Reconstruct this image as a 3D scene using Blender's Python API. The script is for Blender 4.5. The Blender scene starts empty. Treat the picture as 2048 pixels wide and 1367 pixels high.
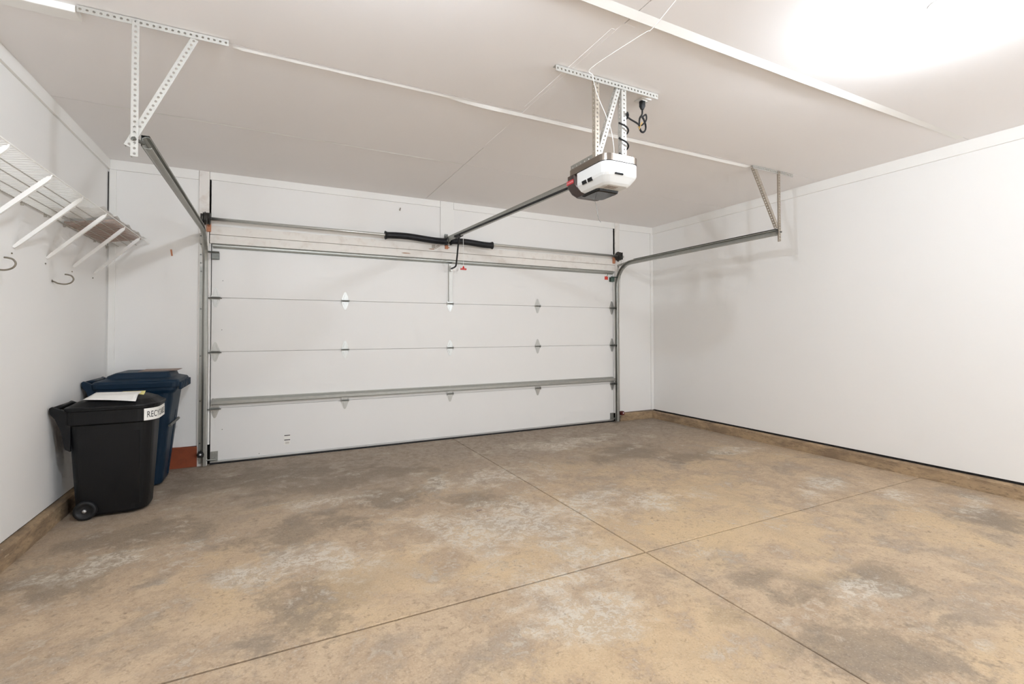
import bpy, bmesh, math, random
from mathutils import Vector, Matrix
random.seed(7)
scene = bpy.context.scene
COL = scene.collection

# ------------------------------------------------------------------ camera, world, exposure
cam_d = bpy.data.cameras.new('camera')
cam_d.sensor_width = 36.0
cam_d.lens = 16.7554
cam_d.shift_y = -0.017868
cam_d.clip_start = 0.05
cam = bpy.data.objects.new('camera', cam_d)
COL.objects.link(cam)
R_ = Vector((0.89402, -0.448022, -0.0020887)); U_ = Vector((-0.0062368, -0.0171065, 0.9998342)); F_ = Vector((0.4479837, 0.8938588, 0.0180878))
mw = Matrix.Identity(4)
for i in range(3):
    mw[i][0] = R_[i]; mw[i][1] = U_[i]; mw[i][2] = -F_[i]
mw[0][3], mw[1][3], mw[2][3] = 0.538067, -5.434557, 1.269647
cam.matrix_world = mw
scene.camera = cam

LAMP_POWER = 1540.0        # emission strength of the bare bulbs
world = bpy.data.worlds.new('world'); scene.world = world
world.use_nodes = True
world.node_tree.nodes['Background'].inputs[0].default_value = (0.905, 0.975, 1.04, 1)
world.node_tree.nodes['Background'].inputs[1].default_value = 5.4
scene.view_settings.view_transform = 'Standard'
scene.view_settings.look = 'None'
scene.view_settings.gamma = 1.0
scene.view_settings.use_curve_mapping = False
scene.view_settings.exposure = -0.02
scene.cycles.max_bounces = 7
scene.cycles.diffuse_bounces = 6
scene.cycles.glossy_bounces = 3
scene.cycles.use_adaptive_sampling = True
scene.cycles.adaptive_threshold = 0.075
scene.cycles.adaptive_min_samples = 12
scene.cycles.use_light_tree = False
# portal: tells the renderer that the sky reaches the room through the added rear window (gives no light of its own)
pl = bpy.data.lights.new('fill_window_portal', 'AREA'); pl.shape = 'RECTANGLE'; pl.size = 3.4; pl.size_y = 1.4
pl.cycles.is_portal = True
po = bpy.data.objects.new('fill_window_portal', pl); COL.objects.link(po)
po.location = (3.7, -7.53, 1.55); po.rotation_euler = (math.radians(90), 0, 0)

# ------------------------------------------------------------------ dimensions
XL, XR, YR, H = -0.797, 5.621, -7.4, 2.831     # left wall, right wall, rear wall, ceiling
DW, DH = 4.877, 2.134                          # garage door

# ------------------------------------------------------------------ materials
def srgb(r, g, b):
    f = lambda c: (c / 255 / 12.92) if c / 255 <= 0.04045 else ((c / 255 + 0.055) / 1.055) ** 2.4
    return (f(r), f(g), f(b), 1)

def new_mat(name):
    m = bpy.data.materials.new(name); m.use_nodes = True
    nt = m.node_tree
    return m, nt, nt.nodes['Principled BSDF']

def simple(name, col, rough=0.5, metal=0.0, noise=0.0, nscale=20.0, bump=0.0, bscale=200.0, spec=0.5, emit=None):
    m, nt, b = new_mat(name)
    b.inputs['Base Color'].default_value = col
    b.inputs['Roughness'].default_value = rough
    b.inputs['Metallic'].default_value = metal
    b.inputs['Specular IOR Level'].default_value = spec
    tc = nt.nodes.new('ShaderNodeTexCoord')
    if noise > 0:
        n = nt.nodes.new('ShaderNodeTexNoise'); n.inputs['Scale'].default_value = nscale; n.inputs['Detail'].default_value = 5
        nt.links.new(tc.outputs['Object'], n.inputs['Vector'])
        mx = nt.nodes.new('ShaderNodeMix'); mx.data_type = 'RGBA'
        mx.inputs[6].default_value = tuple(c * (1 - noise) for c in col[:3]) + (1,)
        mx.inputs[7].default_value = tuple(min(1, c * (1 + noise)) for c in col[:3]) + (1,)
        nt.links.new(n.outputs['Fac'], mx.inputs[0]); nt.links.new(mx.outputs[2], b.inputs['Base Color'])
    if bump > 0:
        n2 = nt.nodes.new('ShaderNodeTexNoise'); n2.inputs['Scale'].default_value = bscale; n2.inputs['Detail'].default_value = 3
        nt.links.new(tc.outputs['Object'], n2.inputs['Vector'])
        bp = nt.nodes.new('ShaderNodeBump'); bp.inputs['Strength'].default_value = bump; bp.inputs['Distance'].default_value = 0.002
        nt.links.new(n2.outputs['Fac'], bp.inputs['Height']); nt.links.new(bp.outputs['Normal'], b.inputs['Normal'])
    if emit:
        b.inputs['Emission Color'].default_value = emit[0]; b.inputs['Emission Strength'].default_value = emit[1]
    return m

class N:
    """tiny node-graph helper"""
    def __init__(s, nt): s.nt = nt
    def val(s, inp, v):
        if v is None: return
        if hasattr(v, 'is_linked') or isinstance(v, bpy.types.NodeSocket): s.nt.links.new(v, inp)
        else: inp.default_value = v
    def noise(s, vec, scale, detail=5, rough=0.55, dist=0.0):
        n = s.nt.nodes.new('ShaderNodeTexNoise'); s.nt.links.new(vec, n.inputs['Vector'])
        n.inputs['Scale'].default_value = scale; n.inputs['Detail'].default_value = detail
        n.inputs['Roughness'].default_value = rough; n.inputs['Distortion'].default_value = dist
        return n.outputs['Fac']
    def math(s, op, a, b=None, clamp=False):
        n = s.nt.nodes.new('ShaderNodeMath'); n.operation = op; n.use_clamp = clamp
        s.val(n.inputs[0], a); s.val(n.inputs[1], b); return n.outputs[0]
    def ramp(s, f, lo, hi):
        n = s.nt.nodes.new('ShaderNodeMapRange'); n.interpolation_type = 'SMOOTHSTEP'
        s.val(n.inputs[0], f); n.inputs[1].default_value = lo; n.inputs[2].default_value = hi
        return n.outputs[0]
    def mix(s, f, a, b):
        n = s.nt.nodes.new('ShaderNodeMix'); n.data_type = 'RGBA'
        s.val(n.inputs[0], f); s.val(n.inputs[6], a); s.val(n.inputs[7], b); return n.outputs[2]
    def vadd(s, a, b):
        n = s.nt.nodes.new('ShaderNodeVectorMath'); n.operation = 'ADD'; s.val(n.inputs[0], a); s.val(n.inputs[1], b); return n.outputs[0]
    def vmul(s, a, b):
        n = s.nt.nodes.new('ShaderNodeVectorMath'); n.operation = 'MULTIPLY'; s.val(n.inputs[0], a); s.val(n.inputs[1], b); return n.outputs[0]
    def vlen(s, a):
        n = s.nt.nodes.new('ShaderNodeVectorMath'); n.operation = 'LENGTH'; s.val(n.inputs[0], a); return n.outputs['Value']

def blob_mask(g, pos, blobs, wob):
    """union of soft stain patches (x, y, radius_x, radius_y) with wobbling outlines"""
    out = None
    for (x, y, rx, ry) in blobs:
        v = g.vmul(g.vadd(pos, (-x, -y, 0.0)), (1 / rx, 1 / ry, 0.0))
        d = g.math('ADD', g.vlen(v), wob)
        m = g.ramp(d, 1.15, 0.35)
        out = m if out is None else g.math('MAXIMUM', out, m)
    return out

def concrete():
    m, nt, b = new_mat('stained_concrete')
    g = N(nt)
    tc = nt.nodes.new('ShaderNodeTexCoord').outputs['Object']
    big = g.noise(tc, 0.8, 5, 0.62, 0.4)
    mid = g.noise(tc, 2.6, 6, 0.68, 0.4)
    mid2 = g.noise(g.vadd(tc, (7.3, 2.1, 0.0)), 4.2, 6, 0.7, 0.3)
    fine = g.noise(tc, 17, 5, 0.72, 0.9)
    fine2 = g.noise(g.vadd(tc, (3.1, 9.7, 0.0)), 34, 4, 0.7, 0.6)
    grit = g.noise(tc, 110, 2, 0.6)
    wob = g.math('MULTIPLY', g.math('SUBTRACT', g.math('ADD', g.math('ADD', mid, mid2), g.math('MULTIPLY', fine, 0.5)), 1.25), 3.4)
    tan = g.mix(g.ramp(mid2, 0.36, 0.64), srgb(198, 175, 147), srgb(172, 149, 124))
    tan = g.mix(g.ramp(big, 0.5, 0.66), tan, srgb(202, 176, 141))
    tan = g.mix(g.math('MULTIPLY', g.ramp(fine2, 0.48, 0.66), 0.42), tan, srgb(150, 128, 106))
    grey = g.mix(g.ramp(fine, 0.35, 0.65), srgb(166, 151, 136), srgb(138, 125, 111))
    sep = nt.nodes.new('ShaderNodeSeparateXYZ'); nt.links.new(tc, sep.inputs[0])
    # grey grime strongest by the door, where wet tyres stand
    near = g.ramp(g.math('ADD', sep.outputs[1], g.math('MULTIPLY', g.math('SUBTRACT', mid, 0.5), 3.0)), -2.4, -0.4)
    col = g.mix(g.math('MULTIPLY', near, 0.9), tan, grey)
    col = g.mix(g.math('MULTIPLY', g.ramp(mid, 0.52, 0.36), 0.55), col, grey)
    dark = blob_mask(g, tc, [(2.70, -4.34, .42, .28), (2.82, -4.0, .2, .14), (2.36, -3.94, .10, .06), (2.77, -3.78, .16, .08),
                             (3.37, -4.05, .3, .14), (1.14, -1.12, .8, .35), (1.36, -1.66, .4, .3), (3.86, -1.46, .6, .3),
                             (4.38, -1.85, .5, .22), (1.91, -2.06, .35, .25), (.70, -2.06, .45, .25), (-.2, -1.7, .5, .3),
                             (-.38, -2.15, .35, .3), (.6, -.7, .8, .4), (.70, -2.96, .25, .4), (5.0, -3.9, .3, .25)], wob)
    col = g.mix(g.math('MULTIPLY', dark, 0.55), col, srgb(118, 106, 93))
    ochre = blob_mask(g, tc, [(1.08, -2.83, .4, .35), (2.56, -3.0, .35, .35), (3.6, -2.67, .6, .4), (2.03, -3.96, .4, .4), (1.66, -3.94, .35, .3), (3.4, -3.4, .6, .5)], wob)
    col = g.mix(g.math('MULTIPLY', ochre, 0.45), col, srgb(208, 180, 141))
    # pale scaling, flaky
    palem = blob_mask(g, tc, [(2.04, -2.56, .6, .55), (1.53, -2.4, .35, .3), (3.05, -2.65, .45, .25), (1.62, -2.62, .35, .25), (2.56, -2.5, .5, .25),
                              (1.82, -3.66, .35, .22), (1.84, -3.28, .5, .25), (.78, -2.55, .5, .22), (4.56, -3.08, .35, .2), (4.89, -3.46, .22, .14),
                              (5.13, -3.82, .3, .12), (-.22, -2.05, .35, .16), (.93, -1.56, .35, .14), (4.93, -1.89, .4, .14), (2.2, -1.6, .6, .3), (3.5, -.8, .9, .25), (3.1, -4.1, .22, .09)], wob)
    flake = g.ramp(g.math('ADD', g.math('MULTIPLY', fine, 0.7), g.math('MULTIPLY', fine2, 0.3)), 0.45, 0.56)
    pale = g.math('MULTIPLY', palem, g.math('ADD', g.math('MULTIPLY', flake, 0.7), 0.12))
    loose = g.math('MULTIPLY', g.ramp(mid2, 0.5, 0.7), g.math('MULTIPLY', flake, 0.55))
    col = g.mix(g.math('MAXIMUM', pale, loose), col, srgb(212, 203, 188))
    col = g.mix(g.math('MULTIPLY', g.ramp(fine2, 0.6, 0.72), 0.45), col, srgb(112, 98, 82))
    col = g.mix(g.math('MULTIPLY', g.ramp(grit, 0.56, 0.7), 0.3), col, srgb(112, 98, 82))
    col = g.mix(g.math('MULTIPLY', g.ramp(grit, 0.42, 0.3), 0.25), col, srgb(224, 213, 195))
    nt.links.new(col, b.inputs['Base Color'])
    g.val(b.inputs['Roughness'], g.math('ADD', g.math('MULTIPLY', fine, 0.25), 0.55))
    b.inputs['Specular IOR Level'].default_value = 0.3
    bp = nt.nodes.new('ShaderNodeBump'); bp.inputs['Strength'].default_value = 0.35; bp.inputs['Distance'].default_value = 0.004
    g.val(bp.inputs['Height'], g.math('ADD', fine, g.math('MULTIPLY', grit, 0.5)))
    nt.links.new(bp.outputs['Normal'], b.inputs['Normal'])
    return m

def curb_mat():
    m, nt, b = new_mat('curb_concrete'); g = N(nt)
    tc = nt.nodes.new('ShaderNodeTexCoord').outputs['Object']
    st = g.vmul(tc, (1, 1, 3))
    a = g.noise(st, 3, 6, 0.6); c = g.noise(st, 22, 6, 0.65)
    col = g.mix(g.ramp(a, .4, .62), srgb(172, 146, 114), srgb(136, 114, 90))
    col = g.mix(g.math('MULTIPLY', g.ramp(c, .5, .68), .7), col, srgb(118, 100, 80))
    col = g.mix(g.math('MULTIPLY', g.ramp(c, .4, .3), .5), col, srgb(208, 190, 162))
    nt.links.new(col, b.inputs['Base Color']); b.inputs['Roughness'].default_value = .8
    bp = nt.nodes.new('ShaderNodeBump'); bp.inputs['Strength'].default_value = .6; bp.inputs['Distance'].default_value = .006
    nt.links.new(c, bp.inputs['Height']); nt.links.new(bp.outputs['Normal'], b.inputs['Normal'])
    return m

def worn_paint(name, base, wood, spots, amount=0.0):
    """white painted timber with bare patches at given places (x, z, rx, rz)"""
    m, nt, b = new_mat(name); g = N(nt)
    tc = nt.nodes.new('ShaderNodeTexCoord').outputs['Object']
    n1 = g.noise(tc, 9, 6, .65); n2 = g.noise(tc, 40, 5, .6)
    wob = g.math('MULTIPLY', g.math('SUBTRACT', n2, .5), 1.2)
    mask = None
    for (x, z, rx, rz) in spots:
        v = g.vmul(g.vadd(tc, (-x, 0.0, -z)), (1 / rx, 0.0, 1 / rz))
        k = g.ramp(g.math('ADD', g.vlen(v), wob), 1.08, .85)
        mask = k if mask is None else g.math('MAXIMUM', mask, k)
    col = g.mix(g.math('MULTIPLY', g.ramp(n1, .5, .7), amount), base, srgb(205, 186, 172))
    if mask is not None:
        col = g.mix(mask, col, g.mix(n2, wood, tuple(c * .6 for c in wood[:3]) + (1,)))
    nt.links.new(col, b.inputs['Base Color']); b.inputs['Roughness'].default_value = .6
    return m

WHITE = srgb(232, 230, 226)
M = {}
M['wall'] = simple('wall_paint', srgb(242, 240, 237), .65, noise=.012, nscale=1.5)
M['ceil'] = simple('ceiling_paint', srgb(246, 243, 242), .8, noise=.012, nscale=1.2)
M['trim'] = simple('trim_paint', srgb(243, 241, 237), .5, noise=.02, nscale=8)
M['header'] = worn_paint('header_paint', srgb(240, 235, 228), srgb(190, 150, 120), [(1.9, 2.18, .05, .006), (2.2, 2.25, .04, .006)], .3)
M['jamb'] = worn_paint('jamb_paint', srgb(238, 233, 227), srgb(178, 98, 48), [(-.06, .215, .03, .05), (-.072, 1.385, .017, .028), (-.065, .06, .03, .03)], .35)
M['floor'] = concrete()
M['curb'] = curb_mat()
M['joint'] = simple('joint_dirt', srgb(92, 78, 62), .95, noise=.3, nscale=30)
M['dark_gap'] = simple('painted_gap_shade', srgb(30, 27, 25), .95)  # near-black colour stands in for the shade inside gaps
M['redwood'] = simple('red_painted_block', srgb(142, 68, 36), .65, noise=.35, nscale=18, bump=.4, bscale=60)
M['door'] = simple('door_paint', srgb(240, 238, 235), .45, noise=.008, nscale=3)
M['galv'] = simple('galvanised_steel', srgb(176, 176, 170), .46, .85, noise=.12, nscale=40)
M['galv_d'] = simple('dull_steel', srgb(120, 121, 116), .42, .8, noise=.15, nscale=30)
M['galv_l'] = simple('bright_steel', srgb(205, 205, 200), .3, .8, noise=.08, nscale=40)
M['angle'] = simple('zinc_angle', srgb(196, 194, 188), .42, .55, noise=.08, nscale=40)
M['angle_d'] = simple('aged_zinc_angle', srgb(178, 168, 154), .45, .6, noise=.12, nscale=40)
M['hinge'] = simple('hinge_steel', srgb(200, 200, 196), .35, .75, noise=.12, nscale=60)
M['black'] = simple('black_rubber', srgb(26, 26, 27), .6)
M['spring'] = simple('black_oiled_spring', srgb(30, 30, 33), .5, .3, noise=.5, nscale=25)
M['drum'] = simple('dark_cast_metal', srgb(62, 58, 55), .5, .5, noise=.3, nscale=30)
M['bare'] = simple('bare_wood', srgb(196, 132, 98), .7, noise=.15, nscale=30)
M['green'] = simple('green_steel', srgb(92, 110, 102), .5, .4)
M['red'] = simple('red_plastic', srgb(196, 40, 32), .4)
M['redtag'] = simple('red_card', srgb(222, 72, 58), .6)
M['greenstring'] = simple('green_string', srgb(60, 110, 70), .7)
M['wire_w'] = simple('white_vinyl', srgb(240, 238, 234), .4)
M['shelfwhite'] = simple('white_epoxy', srgb(244, 242, 238), .35)
M['shelf_d'] = simple('grey_epoxy', srgb(176, 170, 160), .4)
M['ply'] = simple('brown_plywood', srgb(132, 80, 40), .6, noise=.22, nscale=9)
M['film'] = simple('white_plastic_film', srgb(236, 234, 230), .3)
M['hook'] = simple('hook_metal', srgb(128, 120, 106), .45, .3, noise=.1)
M['opener_w'] = simple('opener_white', srgb(224, 224, 222), .3)
M['opener_d'] = simple('opener_brown', srgb(74, 62, 58), .3, .25)
M['opener_s'] = simple('opener_steel', srgb(140, 130, 120), .3, .85)
M['lens'] = simple('smoked_lens', srgb(26, 26, 26), .12)
M['slot'] = simple('slot_black', srgb(18, 18, 18), .8)
M['pink'] = simple('emblem_white', srgb(238, 196, 192), .4)
M['emred'] = simple('emblem_red', srgb(190, 45, 55), .4)
M['bin_black'] = simple('black_bin_plastic', srgb(13, 13, 15), .5, spec=.35, noise=.12, nscale=40, bump=.25, bscale=260)
M['bin_blue'] = simple('blue_bin_plastic', srgb(8, 36, 56), .45, spec=.35, noise=.08, nscale=40, bump=.2, bscale=260)
M['tyre'] = simple('tyre_black', srgb(24, 24, 26), .6)
M['hub'] = simple('hub_metal', srgb(205, 205, 205), .35, .6)
M['paper'] = simple('white_paper', srgb(246, 244, 238), .8)
M['yellow'] = simple('yellow_paper', srgb(238, 228, 150), .8)
M['card'] = simple('grey_card', srgb(150, 132, 122), .7)
M['ink'] = simple('black_ink', srgb(34, 34, 36), .7)
M['porcelain'] = simple('porcelain', srgb(244, 243, 240), .25)
M['bulb'] = simple('bulb_glow', (1, 1, 1, 1), .3, emit=((0.90, 0.985, 1.08, 1), LAMP_POWER * .62))
M['bulb_2'] = simple('bulb_glow_stronger', (1, 1, 1, 1), .3, emit=((0.90, 0.985, 1.08, 1), LAMP_POWER * 1.0))
M['sensor_lens'] = simple('sensor_lens', srgb(235, 235, 240), .15)
M['darkred'] = simple('dark_red_plastic', srgb(96, 30, 28), .5)
M['tie'] = simple('tan_tie', srgb(196, 160, 96), .6)
M['alu'] = simple('aluminium', srgb(206, 206, 204), .35, .7)

# ------------------------------------------------------------------ object helpers
WT = {}
def finish(name, me, mat, parent=None, smooth=False, loc=None, solid=0.0, bevel=0.0):
    if smooth:
        for p in me.polygons: p.use_smooth = True
    if mat is not None and not me.materials: me.materials.append(M[mat] if isinstance(mat, str) else mat)
    o = bpy.data.objects.new(name, me); COL.objects.link(o)
    if loc is not None: o.location = loc
    w = Vector(loc) if loc is not None else Vector((0, 0, 0))
    if parent is not None:
        o.parent = parent
        o.matrix_parent_inverse = Matrix.Translation(-WT[parent])
    WT[o] = w
    if solid:
        s = o.modifiers.new('solid', 'SOLIDIFY'); s.thickness = solid; s.offset = 0
    if bevel:
        bv = o.modifiers.new('bevel', 'BEVEL'); bv.width = bevel; bv.segments = 2; bv.limit_method = 'ANGLE'
    return o

def mesh(name, verts, faces, mat, parent=None, smooth=False, **k):
    me = bpy.data.meshes.new(name); me.from_pydata([tuple(v) for v in verts], [], faces); me.update()
    bm = bmesh.new(); bm.from_mesh(me); bmesh.ops.recalc_face_normals(bm, faces=bm.faces); bm.to_mesh(me); bm.free()
    return finish(name, me, mat, parent, smooth, **k)

def thing(name, label, cat, loc=(0, 0, 0), group=None):
    o = bpy.data.objects.new(name, None); COL.objects.link(o); o.location = loc; o.empty_display_size = .1
    WT[o] = Vector(loc)
    return tag(o, label, cat, group)

def tag(o, label=None, cat=None, group=None, kind=None):
    if label: o['label'] = label
    if cat: o['category'] = cat
    if group: o['group'] = group
    if kind: o['kind'] = kind
    return o

class G:
    """geometry collector -> one mesh"""
    def __init__(s): s.v = []; s.f = []
    def add(s, v, f):
        n = len(s.v); s.v += [tuple(p) for p in v]; s.f += [tuple(i + n for i in q) for q in f]; return s
    def box(s, x0, x1, y0, y1, z0, z1):
        v = [(x, y, z) for x in (x0, x1) for y in (y0, y1) for z in (z0, z1)]
        return s.add(v, [(0, 1, 3, 2), (4, 6, 7, 5), (0, 4, 5, 1), (2, 3, 7, 6), (0, 2, 6, 4), (1, 5, 7, 3)])
    def loft(s, rings, cap0=True, cap1=True, closed=True):
        n = len(rings[0]); v = [p for r in rings for p in r]; f = []
        for i in range(len(rings) - 1):
            for j in range(n if closed else n - 1):
                k = (j + 1) % n
                f.append((i * n + j, i * n + k, (i + 1) * n + k, (i + 1) * n + j))
        if cap0: f.append(tuple(range(n)))
        if cap1: f.append(tuple((len(rings) - 1) * n + j for j in range(n)))
        return s.add(v, f)
    def tube(s, pts, r, seg=8, closed=False):
        pts = [Vector(p) for p in pts]; n = len(pts); rings = []
        rr = r if isinstance(r, (list, tuple)) else [r] * n
        up = None
        for i, p in enumerate(pts):
            t = (pts[min(i + 1, n - 1)] - pts[max(i - 1, 0)]).normalized()
            if up is None:
                a = Vector((0, 0, 1)) if abs(t.z) < .9 else Vector((0, 1, 0))
                up = t.cross(a).normalized()
            else:
                up = (up - t * up.dot(t))
                up = up.normalized() if up.length > 1e-6 else t.orthogonal().normalized()
            w = t.cross(up)
            rings.append([p + (up * math.cos(2 * math.pi * j / seg) + w * math.sin(2 * math.pi * j / seg)) * rr[i] for j in range(seg)])
        return s.loft(rings)
    def beam(s, A, B, w, h, side):
        """rectangular bar from A to B; w along 'side', h along the third axis"""
        A, B = Vector(A), Vector(B); d = (B - A).normalized(); sd = Vector(side); sd = (sd - d * sd.dot(d)).normalized(); t = d.cross(sd)
        rg = []
        for P in (A, B): rg.append([P + sd * a * w / 2 + t * b * h / 2 for a, b in ((-1, -1), (1, -1), (1, 1), (-1, 1))])
        return s.loft(rg)
    def cyl(s, A, B, r, seg=16): return s.tube([A, B], r, seg)
    def obj(s, name, mat, parent=None, smooth=False, **k): return mesh(name, s.v, s.f, mat, parent, smooth, **k)

def box(name, mat, b, parent=None, bevel=0.0, **k): return G().box(*b).obj(name, mat, parent, bevel=bevel, **k)

def smooth_path(pts, n=6):
    """Catmull-Rom through the points"""
    P = [Vector(p) for p in pts]; P = [P[0] * 2 - P[1]] + P + [P[-1] * 2 - P[-2]]; out = []
    for i in range(1, len(P) - 2):
        for k in range(n):
            t = k / n; a, b, c, d = P[i - 1], P[i], P[i + 1], P[i + 2]
            out.append(.5 * ((2 * b) + (c - a) * t + (2 * a - 5 * b + 4 * c - d) * t * t + (3 * b - a - 3 * c + d) * t ** 3))
    out.append(P[-2]); return out

def perf_strip(g, A, d, n, L, w, pitch=.026, r=.0062, seg=8):
    """flat strip with a row of round holes"""
    A, d, n = Vector(A), Vector(d).normalized(), Vector(n).normalized()
    k = max(1, round(L / pitch)); p = L / k
    for i in range(k):
        c = A + d * (i + .5) * p + n * w / 2
        sq = [(-1, -1), (0, -1), (1, -1), (1, 0), (1, 1), (0, 1), (-1, 1), (-1, 0)]
        outer = [c + d * a * p / 2 + n * b * w / 2 for a, b in sq]
        inner = [c + d * math.cos(math.atan2(b, a)) * r + n * math.sin(math.atan2(b, a)) * r for a, b in sq]
        g.add(outer + inner, [(j, (j + 1) % 8, 8 + (j + 1) % 8, 8 + j) for j in range(8)])

def perf_angle(name, mat, A, B, n1, n2, parent, w=.032, **k):
    A, B = Vector(A), Vector(B); d = B - A; L = d.length; d.normalize()
    def perp(v): v = Vector(v); return (v - d * v.dot(d)).normalized()
    g = G(); perf_strip(g, A, d, perp(n1), L, w, **k); perf_strip(g, A, d, perp(n2), L, w, **k)
    return g.obj(name, mat, parent, solid=.0025)

def text_mesh(txt, size, shear=0.0):
    cu = bpy.data.curves.new('lettering', 'FONT'); cu.body = txt; cu.size = size; cu.shear = shear; cu.extrude = 0
    o = bpy.data.objects.new('lettering_tmp', cu); COL.objects.link(o)
    dg = bpy.context.evaluated_depsgraph_get(); dg.update()
    me = bpy.data.meshes.new_from_object(o.evaluated_get(dg))
    bpy.data.objects.remove(o); bpy.data.curves.remove(cu)
    return me

# ------------------------------------------------------------------ the setting
def struct(o): return tag(o, kind='structure')

# floor: dirt under the saw-cut joints, four slabs proud of it
floor = struct(box('floor', 'joint', (XL - .1, XR + .1, YR - .1, .35, -.16, -.012)))
JX, JY = 2.469, -3.297
def slab(x0, x1, y0, y1):
    bm = bmesh.new()
    v = [bm.verts.new((x, y, z)) for x in (x0, x1) for y in (y0, y1) for z in (-.012, 0)]
    for q in [(0, 1, 3, 2), (4, 6, 7, 5), (0, 4, 5, 1), (2, 3, 7, 6), (0, 2, 6, 4), (1, 5, 7, 3)]: bm.faces.new([v[i] for i in q])
    bmesh.ops.recalc_face_normals(bm, faces=bm.faces)
    e = [e for e in bm.edges if all(abs(w.co.z) < 1e-6 for w in e.verts)]
    bmesh.ops.bevel(bm, geom=e, offset=.0025, segments=1, affect='EDGES')
    me = bpy.data.meshes.new('slab'); bm.to_mesh(me); bm.free()
    return finish('slab', me, 'floor', floor)
g2 = .0036
slab(XL - .1, JX - g2, JY + .0065, .35); slab(JX + g2, XR + .1, JY + .0045, .35)
slab(XL - .1, JX - g2, YR - .1, JY - .0065); slab(JX + g2, XR + .1, YR - .1, JY - .0045)

# walls
struct(box('wall_left', 'wall', (XL - .12, XL, YR, 0, .115, H)))
struct(box('wall_right', 'wall', (XR, XR + .12, YR, 0, .122, H)))
# rear wall behind the camera, with an invented window added for fill daylight
WX0, WX1, WZ0, WZ1 = 2.0, 5.4, .85, 2.25
gr = G(); gr.box(XL - .12, WX0, YR - .12, YR, 0, H); gr.box(WX1, XR + .12, YR - .12, YR, 0, H); gr.box(WX0, WX1, YR - .12, YR, 0, WZ0); gr.box(WX0, WX1, YR - .12, YR, WZ1, H)
struct(gr.obj('wall_rear', 'wall'))
gf = G(); gf.box(WX0, WX1, YR - .09, YR - .03, WZ0, WZ0 + .04); gf.box(WX0, WX1, YR - .09, YR - .03, WZ1 - .04, WZ1)
for wx in (WX0, (WX0 + WX1) / 2 - .02, WX1 - .04): gf.box(wx, wx + .04, YR - .085, YR - .035, WZ0 + .04, WZ1 - .04)
struct(gf.obj('added_fill_window', 'trim'))
gw = G(); gw.box(XL - .12, -.09, 0, .13, .195, H); gw.box(-.09, -.006, 0, .047, .195, H); gw.box(DW + .1, XR + .12, 0, .13, .118, H); gw.box(DW + .006, DW + .1, 0, .047, .118, H); gw.box(-.09, DW + .1, .0, .13, DH + .004, H)
struct(gw.obj('wall_front', 'wall'))
# near-black strips paint in the shade of the gap under the wall boards
struct(box('gap_shade_1', 'dark_gap', (XR + .004, XR + .12, YR, .02, .095, .1225)))
struct(box('gap_shade_2', 'dark_gap', (XL - .12, XL - .004, YR, .02, .095, .116)))

# concrete curbs, uneven
def curb(name, axis, a0, a1, base, out, h, seed, mat='curb'):
    """strip along an axis; 'out' is the free face, 'base' lies in the wall"""
    rnd = random.Random(seed); n = max(4, int(abs(a1 - a0) / .07)); rings = []
    dj = 0; sgn = 1 if out > base else -1
    for i in range(n + 1):
        a = a0 + (a1 - a0) * i / n
        dj = .7 * dj + rnd.uniform(-.0035, .0035); e = dj
        pts = [(base, -.05), (base, h), (out - sgn * .018 + e, h + e * .3), (out - sgn * .004 + e, h - .012), (out + e + sgn * .004, .02), (out + sgn * .008 + e, -.05)]
        rings.append([(p[0], a, p[1]) if axis == 'y' else (a, p[0], p[1]) for p in pts])
    return struct(G().loft(rings).obj(name, mat, smooth=False))
curb('baseboard_left', 'y', YR, .0, XL - .1, -.748, .108, 1)
curb('baseboard_right', 'y', YR, .0, XR + .1, 5.565, .102, 2)
curb('baseboard_front', 'x', 4.965, XR + .05, .1, -.035, .104, 3)

# red painted timber where the lining is cut away left of the door
rg = G()
rg.add([(XL, -.02, 0), (-.10, -.02, 0), (-.10, -.02, .188), (XL, -.02, .222), (XL, .1, 0), (-.10, .1, 0), (-.10, .1, .188), (XL, .1, .222)],
       [(0, 1, 2, 3), (4, 7, 6, 5), (0, 4, 5, 1), (1, 5, 6, 2), (2, 6, 7, 3), (3, 7, 4, 0)])
struct(rg.obj('trim_3', 'redwood', bevel=.003))
struct(box('trim_4', 'black', (-.115, -.075, -.012, .1, 0, .13)))

# ceiling: backing with plasterboard sheets and narrow seams
ceil = struct(box('ceiling', 'ceil', (XL - .12, XR + .12, YR - .12, .13, H + .012, H + .1)))
ys = [.0, -1.30, -2.475, -3.655, -4.87, -6.1, YR]
xs = [XL, 2.12, XR]
for i in range(len(ys) - 1):
    for j in range(2):
        sx = xs[j] + (.0026 if j else 0); ex = xs[j + 1] - (0 if j else .0026)
        box('ceiling_sheet', 'ceil', (sx, ex, ys[i + 1] + .0026, ys[i] - .0026, H, H + .012), ceil)

# sagging seam tape strips on the ceiling, bright near face towards the lamps
def sag_strip(name, y0, x0, x1, width, drop, t0=.12, t1=.3):
    n = 60; rings = []
    rnd = random.Random(int(x0 * 100) + 5); w = 0
    for i in range(n + 1):
        u = i / n; x = x0 + (x1 - x0) * u
        k = min(1, u / t0 if t0 else 1) * min(1, (1 - u) / t1 if t1 else 1); k = k * k * (3 - 2 * k)
        w = .8 * w + rnd.uniform(-.0008, .0008)
        d = max(.0015, drop * k + w)
        rings.append([(x, y0 - width * .5, H - .0012), (x, y0 - width * .1, H - .0012 - d * .45), (x, y0 + width * .38, H - .001 - d), (x, y0 + width * .5, H - .0006 - d * .9), (x, y0 + width * .5 + .002, H + .0002)])
    return struct(G().loft(rings).obj(name, 'trim'))
sag_strip('trim_5', -3.640, XL + .02, 5.50, .050, .017, .05, .32)
sag_strip('trim_6', -2.452, .33, 1.75, .022, .006, .03, .25)
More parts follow.
